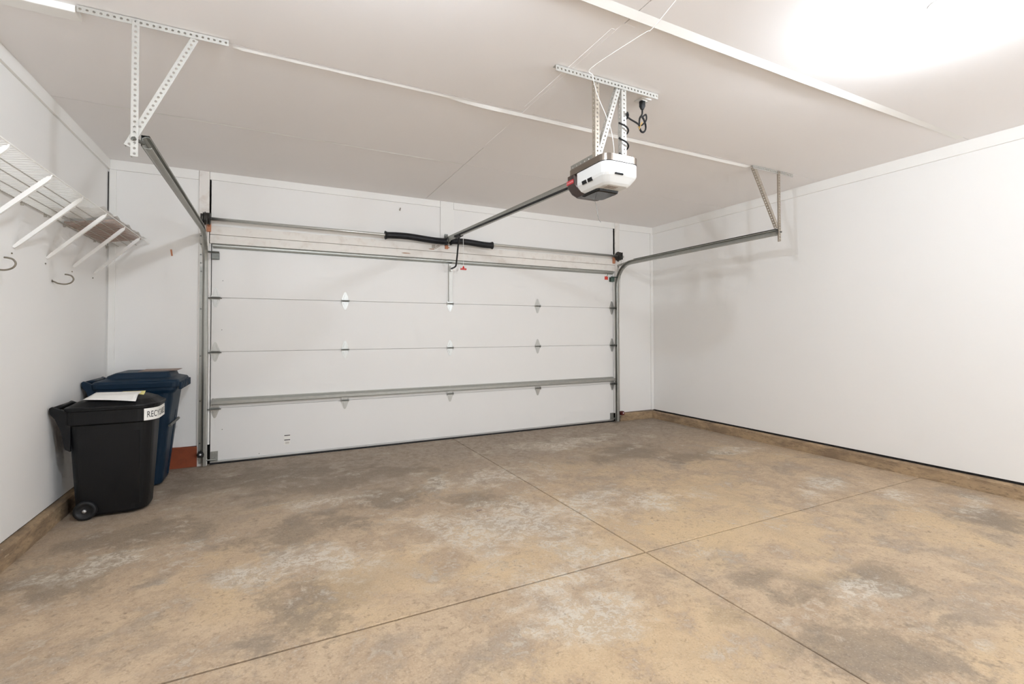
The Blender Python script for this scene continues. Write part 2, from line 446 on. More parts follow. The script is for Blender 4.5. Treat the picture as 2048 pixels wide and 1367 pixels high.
sag_strip('gap_shade_27', -2.440, 1.5, 4.56, .032, .013, .12, .01)
box6 = struct(box('trim_7', 'trim', (XL + .02, -.312, -2.50, -2.415, H - .034, H), bevel=.004))
sag_strip('trim_8', -1.295, XL + .3, 2.1, .02, .003, .1, .1)
def seam_tape(name, x, y0, y1, w):
    g = G(); g.box(x - w / 2, x + w / 2, y0, y1, H - .0018, H); return struct(g.obj(name, 'ceil'))
seam_tape('trim_9', 2.15, -3.56, -1.75, .075)
box('gap_shade_10', 'ceil', (2.085, 2.11, -3.5, -2.55, H - .0014, H))['kind'] = 'structure'

# trim boards where ceiling meets walls
struct(box('gap_shade_11', 'trim', (XL, XL + .018, YR, -.018, H - .088, H), bevel=.002))
struct(box('gap_shade_12', 'trim', (XR - .018, XR, YR, -.018, H - .100, H), bevel=.002))
struct(box('gap_shade_13', 'trim', (XL, -.108, -.018, 0, H - .088, H), bevel=.002))
struct(box('gap_shade_14', 'trim', (-.018, 2.303, -.018, 0, H - .075, H), bevel=.002))
struct(box('gap_shade_15', 'trim', (2.472, 4.902, -.018, 0, H - .082, H), bevel=.002))
struct(box('gap_shade_16', 'trim', (4.985, XR, -.018, 0, H - .092, H), bevel=.002))
# upright boards: corners, door jambs, middle of the header
struct(box('gap_shade_17', 'trim', (XL + .014, -.735, -.018, 0, .2, H - .089), bevel=.002))
struct(box('gap_shade_18', 'trim', (5.57, XR - .002, -.018, 0, .118, H - .093), bevel=.002))
struct(box('gap_shade_19', 'jamb', (-.105, -.021, -.02, 0, .0, H), bevel=.003))
struct(box('gap_shade_20', 'jamb', (4.905, 4.982, -.02, 0, .0, H), bevel=.003))
struct(box('gap_shade_21', 'trim', (2.306, 2.469, -.02, 0, DH + .18, H), bevel=.002))
struct(box('gap_shade_22', 'header', (-.015, 4.9, -.022, 0, 2.226, 2.31), bevel=.003))
struct(box('gap_shade_23', 'header', (-.015, 4.9, -.018, 0, DH + .005, 2.222), bevel=.003))
box('gap_shade_3', 'dark_gap', (-.021, -.0175, -.008, 0, 2.33, H - .07))['kind'] = 'structure'  # dark strips from here paint in the shade of narrow upright gaps
box('gap_shade_4', 'dark_gap', (XL + .001, XL + .006, -.006, -.001, 2.05, 2.72))['kind'] = 'structure'
box('gap_shade_5', 'dark_gap', (4.9015, 4.9045, -.003, 0, 2.39, H - .09))['kind'] = 'structure'

# dark blocks behind the door edges, added to keep daylight from leaking in
struct(box('leak_stop_1', 'dark_gap', (-.09, .03, .047, .13, 0, DH + .004)))
struct(box('leak_stop_2', 'dark_gap', (DW - .03, DW + .1, .047, .13, 0, DH + .004)))
struct(box('leak_stop_3', 'dark_gap', (.03, DW - .03, .047, .13, DH - .04, DH + .004)))

# ------------------------------------------------------------------ lamps
def lamp(x, y, label, bulb):
    t = thing('ceiling_lamp', label, 'lamp', (x, y, H), 'bare bulb ceiling lamps')
    def lathe(pr, name, mat):
        g = G(); g.loft([[(x + r * math.cos(a * math.tau / 24), y + r * math.sin(a * math.tau / 24), z) for a in range(24)] for r, z in pr])
        return g.obj(name, mat, t, True)
    lathe([(.056, H), (.056, H - .012), (.048, H - .018), (.03, H - .03), (.026, H - .05)], 'lamp_holder', 'porcelain')
    lathe([(.014, H - .048), (.018, H - .06), (.03, H - .078), (.037, H - .098), (.036, H - .116), (.026, H - .134), (.012, H - .143), (.002, H - .146)], 'bulb', bulb)
lamp(3.38, -4.35, 'glowing bare bulb on the ceiling near the right wall', 'bulb')
lamp(.80, -4.15, 'second bare ceiling bulb, on the shelf side above the camera', 'bulb_2')

# ------------------------------------------------------------------ garage door
door = thing('door_1', 'white four-section garage door with galvanised struts and hinges', 'garage door', (DW / 2, 0, 0))
door['kind'] = 'structure'
seams = [.032, .540, 1.086, 1.613, DH]
for i in range(4):
    # front skin with a narrow seam; a tongue at the back interlocks with the section above
    g = G(); a_, b_ = seams[i] + .0018, seams[i + 1] - .0018; e_ = .012 if i < 3 else 0.0
    g.loft([[(x, y, z) for y, z in ((0, a_ + .002), (.002, a_), (.018, a_), (.018, a_ + .012 if i else a_), (.045, a_ + .012 if i else a_), (.045, b_ + e_), (.020, b_ + e_), (.020, b_), (.002, b_), (0, b_ - .002))] for x in (.002, DW - .002)])
    g.obj('door_section', 'door', door)
box('bottom_seal', 'black', (.0, DW, -.004, .05, .0, .017), door)
box('seal_retainer', 'alu', (.0, DW, -.006, .048, .017, .031), door, bevel=.002)
def strut(z0, z1, out):
    zc0, zc1 = z0 + .012, z1 - .012
    prof = [(0, z0), (-.003, z0), (-.003, zc0 - .006), (-out, zc0 + .008), (-out, zc1 - .012), (-.003, zc1 + .004), (-.003, z1), (0, z1)]
    return G().loft([[(x, y, z) for y, z in prof] for x in (.012, DW - .012)]).obj('strut', 'galv', door)
strut(.566, .636, .062); strut(2.088, 2.146, .045)

# hinges: a prototype at the origin, then copies that share its meshes
def leaf(g, sgn):
    o = [(-.036, .004), (.036, .004), (.036, .022), (.014, .082), (.006, .094), (-.006, .094), (-.014, .082), (-.036, .022)]
    a = [(x, -.0032, sgn * z) for x, z in o]; b = [(x, 0, sgn * z) for x, z in o]
    g.loft([a, b])
    e = [(-.018, .02), (.018, .02), (.006, .066), (-.006, .066)]
    g.loft([[(x, -.0065, sgn * z) for x, z in e], [(x * 1.15, -.003, sgn * z) for x, z in e]])
    for zz in (.035, .078): g.cyl((0, -.008, sgn * zz), (0, -.002, sgn * zz), .0045, 6)
hg = G(); leaf(hg, 1); leaf(hg, -1)
for sx in (-1, 1):
    hg.box(sx * .036 - .0018, sx * .036 + .0018, -.022, 0, -.018, .018)
hinge_me = None
pin_me = None
for zi in (1, 2, 3):
    for xi in (.036, 1.236, 2.431, 3.635, DW - .026):
        loc = (xi, 0, seams[zi])
        if hinge_me is None:
            h = hg.obj('hinge', 'hinge', door, loc=loc); hinge_me = h.data
            pg = G(); pg.cyl((-.042, -.016, .0), (.042, -.016, .0), .0075, 8)
            pm = pg.obj('hinge_pin', 'galv_d', h, loc=loc); pm.matrix_parent_inverse = Matrix.Translation(-Vector(loc)); pin_me = pm.data
        else:
            h = finish('hinge', hinge_me, None, door, loc=loc)
            pm = finish('hinge_pin', pin_me, None, h, loc=loc)
for sx, xe in ((-1, .036), (1, DW - .026)):
    for zi in (1, 2, 3):
        z = seams[zi]
        g = G(); g.cyl((xe - sx * .055, -.032, z - .006), (xe + sx * .085, -.032, z - .006), .0055, 8)
        g.cyl((xe + sx * .06, -.032, z - .006), (xe + sx * .078, -.032, z - .006), .018, 12)
        g.obj('roller', 'galv_d', door)
    # bottom and top corner brackets
    x0, x1 = (.004, .066) if sx < 0 else (DW - .066, DW - .004)
    g = G(); g.box(x0, x1, -.003, 0, .036, .125); g.box(x0, x1, -.034, 0, .036, .041)
    for bx in (x0 + .02, x1 - .02):
        for bz in (.065, .105): g.cyl((bx, -.009, bz), (bx, -.002, bz), .006, 6)
    g.cyl((x0 - .04 if sx < 0 else x0 + .02, -.02, .05), (x1 - .02 if sx < 0 else x1 + .04, -.02, .05), .0065, 8)
    g.obj('bottom_bracket', 'galv', door)
    g = G(); g.box(x0, x1 + .0, -.035, 0, 2.002, 2.006); g.box(x0, x1, -.006, 0, 1.985, 2.05); g.box(x0, x1, -.04, -.03, 1.985, 2.045)
    g.cyl((x0 - .05 if sx < 0 else x0, -.045, 2.05), (x1 if sx < 0 else x1 + .05, -.045, 2.05), .008, 8)
    g.obj('top_bracket', 'galv_d' if sx < 0 else 'green', door)
# centre stile for the opener arm
g = G(); g.box(2.409, 2.413, -.026, 0, 1.640, 2.088); g.box(2.449, 2.453, -.026, 0, 1.640, 2.088); g.box(2.409, 2.453, -.028, -.024, 1.640, 2.088)
g.box(2.418, 2.444, -.06, -.024, 1.995, 2.06)
g.obj('centre_stile', 'angle', door)
# sticker: white card with two dark bars
st = box('warning_label', 'paper', (.645, .703, -.0008, .0, .122, .222), door)
for z in (.212, .166): box('print_bar', 'ink', (.647, .701, -.0016, -.0008, z, z + .008), st)
for z in (.148, .140, .132): box('print_line', 'card', (.655, .693, -.0014, -.0008, z, z + .0025), st)
for x, z in ((.1, .33), (.09, 1.3), (.095, 1.78), (.42, .06)):
    G().cyl((x, -.003, z), (x, 0, z), .004, 6).obj('screw', 'galv_d', door)

# ------------------------------------------------------------------ door tracks
def sweep_profile(prof, path, x, name, mat, parent, solid=.0022):
    """prof: (dx, dn) polyline; path: list of (y, z, normal_y, normal_z)"""
    rings = [[(x + dx, y + ny * dn, z + nz * dn) for dx, dn in prof] for y, z, ny, nz in path]
    return G().loft(rings, False, False, closed=False).obj(name, mat, parent, solid=solid)

def track(x, sx, label, yend):
    """sx: +1 when the open side faces +x (left track)"""
    t = thing('door_track', label, 'door track', (x, -.06, 0), 'garage door tracks')
    prof = [(sx * .026, -.021), (sx * .026, -.026), (sx * .020, -.0285), (0, -.0285), (-sx * .012, -.020), (-sx * .012, .020), (0, .0285), (sx * .014, .0285), (sx * .020, .026), (sx * .020, .020)]
    yc, R0, zt = -.05, .305, 2.225
    vert = [(yc, z, 1, 0) for z in (.01, 1.0, zt - R0)]
    arc = []
    for i in range(13):
        a = math.pi / 2 * i / 12
        arc.append((yc - R0 + R0 * math.cos(a), zt - R0 + R0 * math.sin(a), math.cos(a), math.sin(a)))
    hor = [(yc - R0, zt, 0, 1), (-1.4, zt + .004, 0, 1), (yend, zt + .008, 0, 1)]
    sweep_profile(prof, vert, x, 'vertical_rail', 'galv', t)
    sweep_profile(prof, arc, x, 'curved_rail', 'galv', t)
    sweep_profile(prof, hor, x, 'horizontal_rail', 'galv', t)
    # stiffening angle on the outside of the horizontal rail
    g = G(); o = -sx * .0165
    g.add([(x + o, yc - R0 - .05, zt - .012), (x + o, yc - R0 - .05, zt + .036), (x + o + sx * .034, yc - R0 - .05, zt + .036),
           (x + o, yend, zt - .010), (x + o, yend, zt + .044), (x + o + sx * .034, yend, zt + .044)], [(0, 1, 4, 3), (1, 2, 5, 4)])
    g.obj('stiffening_angle', 'galv_d', t, solid=.0025)
    # wall angle carrying the vertical rail, with bolts
    g = G(); xo = x - sx * .018
    g.box(xo - .001, xo + .001, -.06, -.022, .08, 1.93)
    g.box(min(xo, xo - sx * .03), max(xo, xo - sx * .03), -.024, -.021, .08, 1.93)
    g.obj('wall_angle', 'galv', t)
    for z in (.22, .62, 1.05, 1.5, 1.86):
        G().cyl((xo - sx * .016, -.032, z), (xo - sx * .016, -.024, z), .007, 6).obj('bolt', 'galv_d', t)
    # flag bracket plate at the curve
    g = G(); g.box(min(xo - sx * .006, xo - sx * .034), max(xo - sx * .006, xo - sx * .034), -.03, -.0275, 1.905, 2.225)
    g.obj('flag_bracket', 'angle', t)
    for z in (1.94, 2.02, 2.12, 2.2):
        G().cyl((xo - sx * .02, -.036, z), (xo - sx * .02, -.03, z), .007, 6).obj('bolt', 'galv_d', t)
    g = G(); g.beam((xo, -.03, 2.215), (xo, -.34, 2.245), .003, .03, (1, 0, 0)); g.obj('brace_strap', 'galv', t)
    return t
track(-.047, 1, 'galvanised garage door track on the trash bin side', -2.46)
track(4.915, -1, 'galvanised garage door track next to the bare right wall', -2.46)

# hangers of perforated angle
ht = thing('track_hanger', 'bright perforated steel hanger above the wire shelf side track', 'hanger', (-.08, -2.5, H), 'perforated track hangers')
perf_angle('ceiling_angle', 'angle', (-.306, -2.512, H - .004), (.317, -2.512, H - .004), (0, 0, -1), (0, 1, 0), ht)
perf_angle('hanger_strap', 'angle', (-.094, -2.516, H - .006), (-.094, -2.516, 2.14), (1, 0, 0), (0, 1, 0), ht, w=.03)
perf_angle('diagonal_brace', 'angle', (.150, -2.509, H - .03), (-.122, -2.509, 2.195), (1, 0, 0), (0, 1, 0), ht, w=.034)
G().cyl((-.085, -2.525, 2.225), (-.05, -2.47, 2.225), .009, 8).obj('bolt', 'galv_d', ht)
ht = thing('track_hanger', 'dull perforated steel hanger holding the track by the right wall', 'hanger', (4.93, -2.48, H), 'perforated track hangers')
perf_angle('ceiling_angle', 'angle', (4.545, -2.485, H - .004), (5.13, -2.485, H - .004), (0, 0, -1), (0, 1, 0), ht, w=.03)
perf_angle('hanger_strap', 'angle_d', (4.928, -2.49, H - .006), (4.928, -2.49, 2.145), (-1, 0, 0), (0, 1, 0), ht, w=.032)
perf_angle('diagonal_brace', 'angle_d', (4.555, -2.482, H - .02), (4.885, -2.482, 2.27), (1, 0, 0), (0, 1, 0), ht, w=.03)
G().cyl((4.93, -2.5, 2.235), (4.9, -2.46, 2.235), .009, 8).obj('bolt', 'galv_d', ht)

# ------------------------------------------------------------------ torsion shaft with springs and drums
ts = thing('torsion_shaft', 'steel torsion shaft with black springs above the garage door', 'torsion shaft', (2.43, -.1, 2.25))
SZ = lambda x: 2.358 - .0035 * x
G().tube([(-.07, -.1, SZ(-.07)), (1.6, -.1, SZ(1.6)), (3.2, -.1, SZ(3.2)), (4.985, -.1, SZ(4.985))], .0165, 16).obj('shaft', 'galv_l', ts, True)
def spring(x0, x1, sag):
    n = int((x1 - x0) / .006); pts = []; rr = []
    for i in range(n + 1):
        u = i / n; x = x0 + (x1 - x0) * u
        pts.append((x, -.1, SZ(x) - .004 + sag * math.sin(u * math.pi * 1.7)))
        e = .012 * math.exp(-(min(u * (x1 - x0), 1) / .018) ** 2) + .010 * math.exp(-((1 - u) * (x1 - x0) / .018) ** 2)
        rr.append(.0355 + .0018 * (i % 2) + e)
    return G().tube(pts, rr, 16).obj('spring', 'spring', ts, True)
spring(1.64, 2.345, .010); spring(2.40, 2.945, .008)
for sx, x in ((-1, -.026), (1, 4.905)):
    g = G()
    g.loft([[(x + dx, -.1 + r * math.cos(a * math.tau / 24), SZ(x) + r * math.sin(a * math.tau / 24)) for a in range(24)] for dx, r in
            ((-.024, .03), (-.024, .060), (-.018, .064), (-.014, .055), (.012, .055), (.016, .060), (.022, .057), (.024, .03))])
    g.obj('cable_drum', 'drum', ts, True)
    xb = x + sx * .032
    g = G(); g.box(xb - .0015, xb + .0015, -.145, -.02, SZ(x) - .05, SZ(x) + .05); g.box(min(xb, xb + sx * .035), max(xb, xb + sx * .035), -.023, -.02, SZ(x) - .06, SZ(x) + .06)
    for dz in (-.035, .035): g.cyl((xb + sx * .015, -.03, SZ(x) + dz), (xb + sx * .015, -.02, SZ(x) + dz), .008, 6)
    g.cyl((xb - .008, -.1, SZ(x)), (xb + .008, -.1, SZ(x)), .026, 16)
    g.obj('bearing_plate', 'drum', ts)
    xm = x + .0 if sx < 0 else x - .035
    box('mounting_block', 'bare', (xm - .018, xm + .022, -.042, -.02, 2.245, 2.335), ts, bevel=.006)
    G().tube([(x, -.155, SZ(x) - .01), (x - sx * .008, -.07, 1.2), (x - sx * .006, -.03, .07)], .0016, 6).obj('lift_cable', 'galv_d', ts)
g = G(); g.box(2.362, 2.388, -.13, -.02, 2.37, 2.376); g.box(2.355, 2.395, -.026, -.02, 2.30, 2.44)
g.tube([(2.374, -.1 + .036 * math.cos(a * math.tau / 16), SZ(2.37) + .036 * math.sin(a * math.tau / 16)) for a in range(17)], .008, 8)
g.obj('centre_bearing', 'galv_d', ts)
g = G(); g.box(2.36, 2.395, -.04, -.02, 2.262, 2.305); g.cyl((2.395, -.03, 2.28), (2.412, -.03, 2.28), .006, 8); g.obj('mounting_block', 'bare', ts)
g = G(); g.box(2.20, 2.235, -.034, -.022, 2.262, 2.30); g.beam((2.225, -.03, 2.262), (2.28, -.03, 2.30), .012, .008, (0, 1, 0)); g.beam((2.24, -.03, 2.255), (2.295, -.03, 2.293), .012, .008, (0, 1, 0)); g.obj('mounting_clip', 'angle_d', ts)

# ------------------------------------------------------------------ opener
op = thing('door_opener', 'white and brown garage door opener hanging from the ceiling with its rail', 'opener', (2.42, -2.97, 2.17))
def rr(x0, x1, y0, y1, rf, rb, n=7):
    """rounded outline, from the near back end along y0 to the front (x1) and round; rf/rb corner radii at x1/x0"""
    P = []
    def arc(cx, cy, r, a0, a1):
        for i in range(n + 1):
            a = math.radians(a0 + (a1 - a0) * i / n); P.append((cx + r * math.cos(a), cy + r * math.sin(a)))
    arc(x0 + rb, y0 + rb, rb, 180, 270); arc(x1 - rf, y0 + rf, rf, 270, 360)
    arc(x1 - rf, y1 - rf, rf, 0, 90); arc(x0 + rb, y1 - rb, rb, 90, 180)
    return P
def zrings(spec, n=7): return [[(x, y, z) for x, y in rr(x0, x1, y0, y1, rf, rb, n)] for z, x0, x1, y0, y1, rf, rb in spec]
G().loft(zrings([(2.296, 2.283, 2.557, -3.183, -2.768, .06, .06), (2.336, 2.283, 2.557, -3.183, -2.768, .06, .06), (2.340, 2.289, 2.551, -3.177, -2.774, .055, .055)])).obj('chassis', 'opener_s', op)
G().loft(zrings([(2.165, 2.335, 2.505, -3.13, -2.85, .03, .03), (2.178, 2.318, 2.522, -3.145, -2.85, .04, .04), (2.212, 2.292, 2.548, -3.172, -2.85, .05, .05), (2.226, 2.286, 2.554, -3.180, -2.85, .055, .055), (2.2965, 2.286, 2.554, -3.180, -2.85, .055, .055)])).obj('cover', 'opener_w', op, bevel=.003)
G().loft(zrings([(2.160, 2.335, 2.505, -2.915, -2.80, .02, .02), (2.185, 2.310, 2.530, -2.895, -2.778, .02, .02), (2.225, 2.282, 2.558, -2.875, -2.768, .025, .025), (2.297, 2.281, 2.559, -2.862, -2.766, .03, .03)])).obj('front_cap', 'opener_d', op)
G().loft(zrings([(2.148, 2.345, 2.495, -3.03, -2.87, .02, .02), (2.152, 2.338, 2.502, -3.04, -2.86, .02, .02), (2.168, 2.335, 2.505, -3.045, -2.85, .02, .02)])).obj('light_lens', 'lens', op)
G().loft(zrings([(2.2925, 2.2845, 2.5555, -3.1815, -2.85, .056, .056), (2.2975, 2.2845, 2.5555, -3.1815, -2.85, .056, .056)])).obj('seam_gap_shade', 'slot', op)  # black ring paints in the shaded gap between chassis and cover
# vent slots on the lower edge of the cover
for y0, y1 in ((-2.985, -2.94), (-3.045, -3.0)):
    g = G(); g.add([(2.2845, y0, 2.226), (2.2845, y1, 2.226), (2.2905, y1, 2.205), (2.2905, y0, 2.205), (2.2995, y0, 2.228), (2.2995, y1, 2.228), (2.3065, y1, 2.209), (2.3065, y0, 2.209)],
                     [(0, 1, 2, 3), (4, 7, 6, 5), (0, 4, 5, 1), (1, 5, 6, 2), (2, 6, 7, 3), (3, 7, 4, 0)]); g.obj('vent_slot', 'slot', op)
box('vent_slot', 'slot', (2.36, 2.42, -3.1825, -3.17, 2.216, 2.226), op)
for k in range(3): box('vent_slot', 'card', (2.36 + .0 * k, 2.44, -3.075 - .016 * k, -3.069 - .016 * k, 2.1635, 2.167), op)
# emblem on the cap's side
em = G(); em.box(2.2795, 2.282, -2.856, -2.776, 2.240, 2.268)
em = em.obj('emblem', 'emred', op, bevel=.001)
tm = text_mesh('Chamberlain', .0175, .25)
bx = [v.co.x for v in tm.vertices]; wdt = max(bx) - min(bx)
for v in tm.vertices:
    s, h = (v.co.x - min(bx)) / wdt * .074, v.co.y
    v.co = (2.2790, -2.779 - s, 2.249 + h)
tm.materials.clear()
finish('emblem_lettering', tm, 'pink', em)
# perforated mounting plate and rail
mp = G(); perf_strip(mp, (2.305, -3.06, 2.338), (0, 1, 0), (0, 0, 1), .27, .036, pitch=.045, r=.006); mp.box(2.305, 2.335, -3.06, -2.79, 2.338, 2.341)
mp.obj('mounting_plate', 'galv', op, solid=.003)
A, B = Vector((2.40, -2.80, 2.318)), Vector((2.374, -.09, 2.392))
g = G(); g.beam(A, B, .030, .004, (1, 0, 0)); g.beam(A + Vector((0, 0, -.024)), B + Vector((0, 0, -.024)), .024, .046, (1, 0, 0))
rail = g.obj('rail', 'galv', op)
G().beam(A + Vector((-.013, 0, -.042)), B + Vector((-.013, .25 * -1, -.036)), .004, .018, (1, 0, 0)).obj('drive_belt', 'black', op)
g = G(); g.box(2.352, 2.396, -.1, -.02, 2.352, 2.357); g.box(2.352, 2.396, -.03, -.02, 2.34, 2.43); g.box(2.351, 2.355, -.13, -.02, 2.352, 2.41); g.box(2.393, 2.397, -.13, -.02, 2.352, 2.41); g.obj('header_bracket', 'galv_d', op)
g = G(); g.box(2.36, 2.404, -.52, -.38, 2.33, 2.358); tr = g.obj('trolley', 'black', op)
arm = [(2.395, -.42, 2.345), (2.402, -.36, 2.25), (2.412, -.30, 2.14), (2.418, -.25, 2.05), (2.420, -.225, 2.034), (2.425, -.15, 2.028), (2.431, -.055, 2.03)]
G().tube(smooth_path(arm, 5), .0095, 8).obj('door_arm', 'black', op, True)
rc = G(); rc.tube([(2.41, -.50, 2.34), (2.41, -.505, 2.15), (2.41, -.507, 1.99)], .0022, 6); rc = rc.obj('release_cord', 'wire_w', op)
g = G(); g.beam((2.41 - .034, -.507, 1.967), (2.41 + .034, -.507, 1.967), .016, .018, (0, 1, 0)); g.tube([(2.41, -.507, 1.970), (2.41, -.507, 2.0)], [.015, .006], 10); g.obj('release_handle', 'red', rc, bevel=.004)
G().tube(smooth_path([(2.44, -2.86, 2.16), (2.462, -2.86, 2.10), (2.475, -2.86, 2.03), (2.495, -2.86, 2.005)], 4), .0014, 6).obj('antenna_wire', 'galv_d', op)

# opener hanger
oh = thing('opener_hanger', 'perforated steel hanger frame holding up the door opener', 'hanger', (2.4, -3.09, H))
perf_angle('ceiling_angle', 'angle', (2.0, -3.095, H - .004), (2.785, -3.095, H - .004), (0, 0, -1), (0, 1, 0), oh, w=.034)
perf_angle('hanger_strap', 'angle_d', (2.283, -3.09, H - .006), (2.283, -3.09, 2.335), (1, 0, 0), (0, 1, 0), oh, w=.03)
perf_angle('hanger_strap', 'angle', (2.487, -3.09, H - .006), (2.487, -3.09, 2.325), (1, 0, 0), (0, 1, 0), oh, w=.036)
perf_angle('diagonal_brace', 'angle', (2.455, -3.087, H - .02), (2.297, -3.087, 2.345), (1, 0, 0), (0, 1, 0), oh, w=.03)

# ceiling outlet and cord
co = thing('ceiling_outlet', 'small white outlet on the ceiling beside the opener hanger', 'outlet', (2.76, -2.98, H))
box('cover_plate', 'porcelain', (2.715, 2.80, -3.02, -2.945, H - .008, H), co, bevel=.003)
box('socket', 'shelfwhite', (2.735, 2.78, -3.0, -2.965, H - .012, H - .008), co)
pc = thing('power_cord', 'black power cord coiled below the ceiling outlet and wound round the strap', 'cord', (2.74, -2.99, 2.6))
G().loft(zrings([(2.765, 2.738, 2.758, -2.995, -2.978, .006, .006), (2.785, 2.730, 2.766, -3.002, -2.972, .008, .008), (2.819, 2.730, 2.766, -3.002, -2.972, .008, .008)], 3)).obj('plug', 'black', pc)
cp = [(2.748, -2.987, 2.77), (2.747, -2.987, 2.735)]
for k in range(2):
    for a in range(12):
        th = a / 12 * math.tau; cp.append((2.745 + .026 * math.sin(th) - .010 * math.cos(th) + .004 * k, -2.99 + .004 * math.sin(th * 2) + .006 * k, 2.665 + .052 * math.cos(th) + .010 * math.sin(th)))
cp += [(2.755, -2.99, 2.72), (2.775, -2.99, 2.735), (2.782, -2.99, 2.71), (2.768, -2.99, 2.68), (2.72, -3.0, 2.645), (2.66, -3.03, 2.64), (2.56, -3.06, 2.645)]
tc_, ty_ = 2.505, -3.085
for a in range(38):
    th = -1.2 + a / 12 * math.tau * .98
    cp.append((tc_ + .03 * math.cos(th), ty_ + .024 * math.sin(th) - .002, 2.645 - .295 * a / 37))
cp.append((2.5, -3.06, 2.338))
G().tube(smooth_path(cp, 3), .0055, 8).obj('cable', 'black', pc, True)
G().tube(smooth_path([(2.70, -3.01, 2.61), (2.715, -3.01, 2.65), (2.735, -3.0, 2.67), (2.72, -3.0, 2.64), (2.69, -3.01, 2.625)], 4), .003, 6).obj('twist_tie', 'tie', pc)
bw = [(2.10, -4.3, H - .003), (2.198, -3.82, H - .028), (2.225, -3.64, H - .045), (2.228, -3.567, H - .03), (2.205, -3.165, H - .006), (2.235, -3.135, 2.80), (2.252, -3.12, 2.77), (2.282, -3.12, 2.69), (2.341, -3.12, 2.586), (2.378, -3.12, 2.507), (2.405, -3.11, 2.42), (2.419, -3.10, 2.342)]
tag(G().tube(smooth_path(bw, 6), .0021, 6).obj('signal_wire', 'wire_w', smooth=True), 'thin white wire running along the ceiling down to the opener', 'wire')

# ------------------------------------------------------------------ wire shelf
sh = thing('wire_shelf', 'white ventilated wire shelf with diagonal braces along the left wall', 'shelf', (XL, -1.9, 2.04))
Y0, Y1 = -3.66, -.012
XF = -.49
def sz(x): return 2.042 + (x - (XL + .012)) / (XF - XL - .012) * .05
rods = [(XL + .012, sz(XL + .012), .0042, 'shelf_d'), (-.715, sz(-.715) - .004, .003, 'shelf_d'), (-.645, sz(-.645) - .004, .003, 'shelf_d'), (-.585, sz(-.585) - .004, .003, 'shelf_d'), (XF, 2.094, .0036, 'shelfwhite')]
for x, z, r, m_ in rods: G().tube([(x, Y0, z), (x, Y1, z)], r, 6).obj('long_rod', m_, sh)
g = G(); y = Y0
while y < Y1:
    g.tube([(XL + .012, y, sz(XL + .012)), (XF, y, sz(XF) + .003)], .0012, 5); y += .0254
tag(g.obj('deck_wires', 'shelfwhite', sh), kind='stuff')
for y in (-3.52, -3.07, -2.62, -2.17, -1.72, -1.27, -.81, -.355):
    g = G(); A, B = Vector((XL + .002, y, 1.762)), Vector((XF - .006, y, 2.078))
    d = (B - A).normalized(); n_ = d.cross(Vector((0, 1, 0)))
    rings = []
    for u, w, h in ((0, .012, .010), (.02, .014, .016), (.10, .016, .020), (.93, .018, .022), (.98, .016, .018), (1, .014, .012)):
        P = A.lerp(B, u); rings.append([P + Vector((0, w * a, 0)) * .5 + n_ * h * b * .5 for a, b in ((-1, -1), (1, -1), (1, 1), (-1, 1))])
    g.loft(rings); g.tube([B, (XF, y, 2.098)], .004, 6)
    g.obj('brace', 'shelfwhite', sh)
    g = G(); g.cyl((XL, y - .02, 1.725), (XL + .005, y - .02, 1.725), .005, 6); g.obj('screw', 'hook', sh)
for y in [Y0 + .1 + .32 * k for k in range(12)]:
    g = G(); g.box(XL, XL + .014, y - .004, y + .004, 2.024, 2.046); g.obj('wall_clip', 'shelf_d', sh)
# board and plastic on the shelf
bd = G(); bd.box(XL + .004, -.515, -1.0, -.19, 0, .012)
bd.v = [(x, y, z + sz(x) + .008) for x, y, z in bd.v]
tag(bd.obj('plywood_board', 'ply'), 'brown plywood board lying on the wire shelf in the corner', 'board')
nx, ny = 10, 30; v = []; f = []
for j in range(ny + 1):
    for i in range(nx + 1):
        x = XL + .008 + (.285) * i / nx; y = -1.30 + 1.27 * j / ny
        v.append((x, y, sz(x) + .040 + .008 * math.sin(i * 1.3 + j * .9) + .006 * math.sin(j * 1.7)))
for j in range(ny):
    for i in range(nx):
        a = j * (nx + 1) + i; f.append((a, a + 1, a + nx + 2, a + nx + 1))
tag(mesh('plastic_sheet', v, f, 'film', None, True, solid=.001), 'crumpled white plastic sheet on the wire shelf over the board', 'plastic sheet')

# wall hooks
def hook(y, label):
    t = thing('wall_hook', label, 'hook', (XL, y, 1.62), 'wall hooks under the shelf')
    pts = [(-.797, y, 1.622), (-.782, y, 1.616), (-.765, y, 1.607), (-.729, y, 1.603), (-.698, y, 1.615), (-.685, y, 1.639), (-.696, y, 1.661), (-.715, y, 1.668), (-.731, y, 1.670)]
    G().tube(smooth_path(pts, 5), .0048, 8).obj('hook_rod', 'hook', t, True)
    G().cyl((XL, y, 1.622), (XL + .004, y, 1.622), .009, 10).obj('hook_base', 'hook', t)
hook(-1.18, 'grey metal J hook on the left wall, nearer to the garage door')
hook(-2.0, 'grey metal J hook on the left wall at the photo edge')

# ------------------------------------------------------------------ bins
def outline_pos(ring, s):
    """point and outward normal at arc length s along a closed (x, y) ring"""
    n = len(ring)
    for i in range(n):
        a, b = Vector(ring[i]), Vector(ring[(i + 1) % n]); L = (b - a).length
        if s <= L:
            t = (b - a) / max(L, 1e-9); return a + t * s, Vector((t.y, -t.x))
        s -= L
    return Vector(ring[0]), Vector((0, -1))

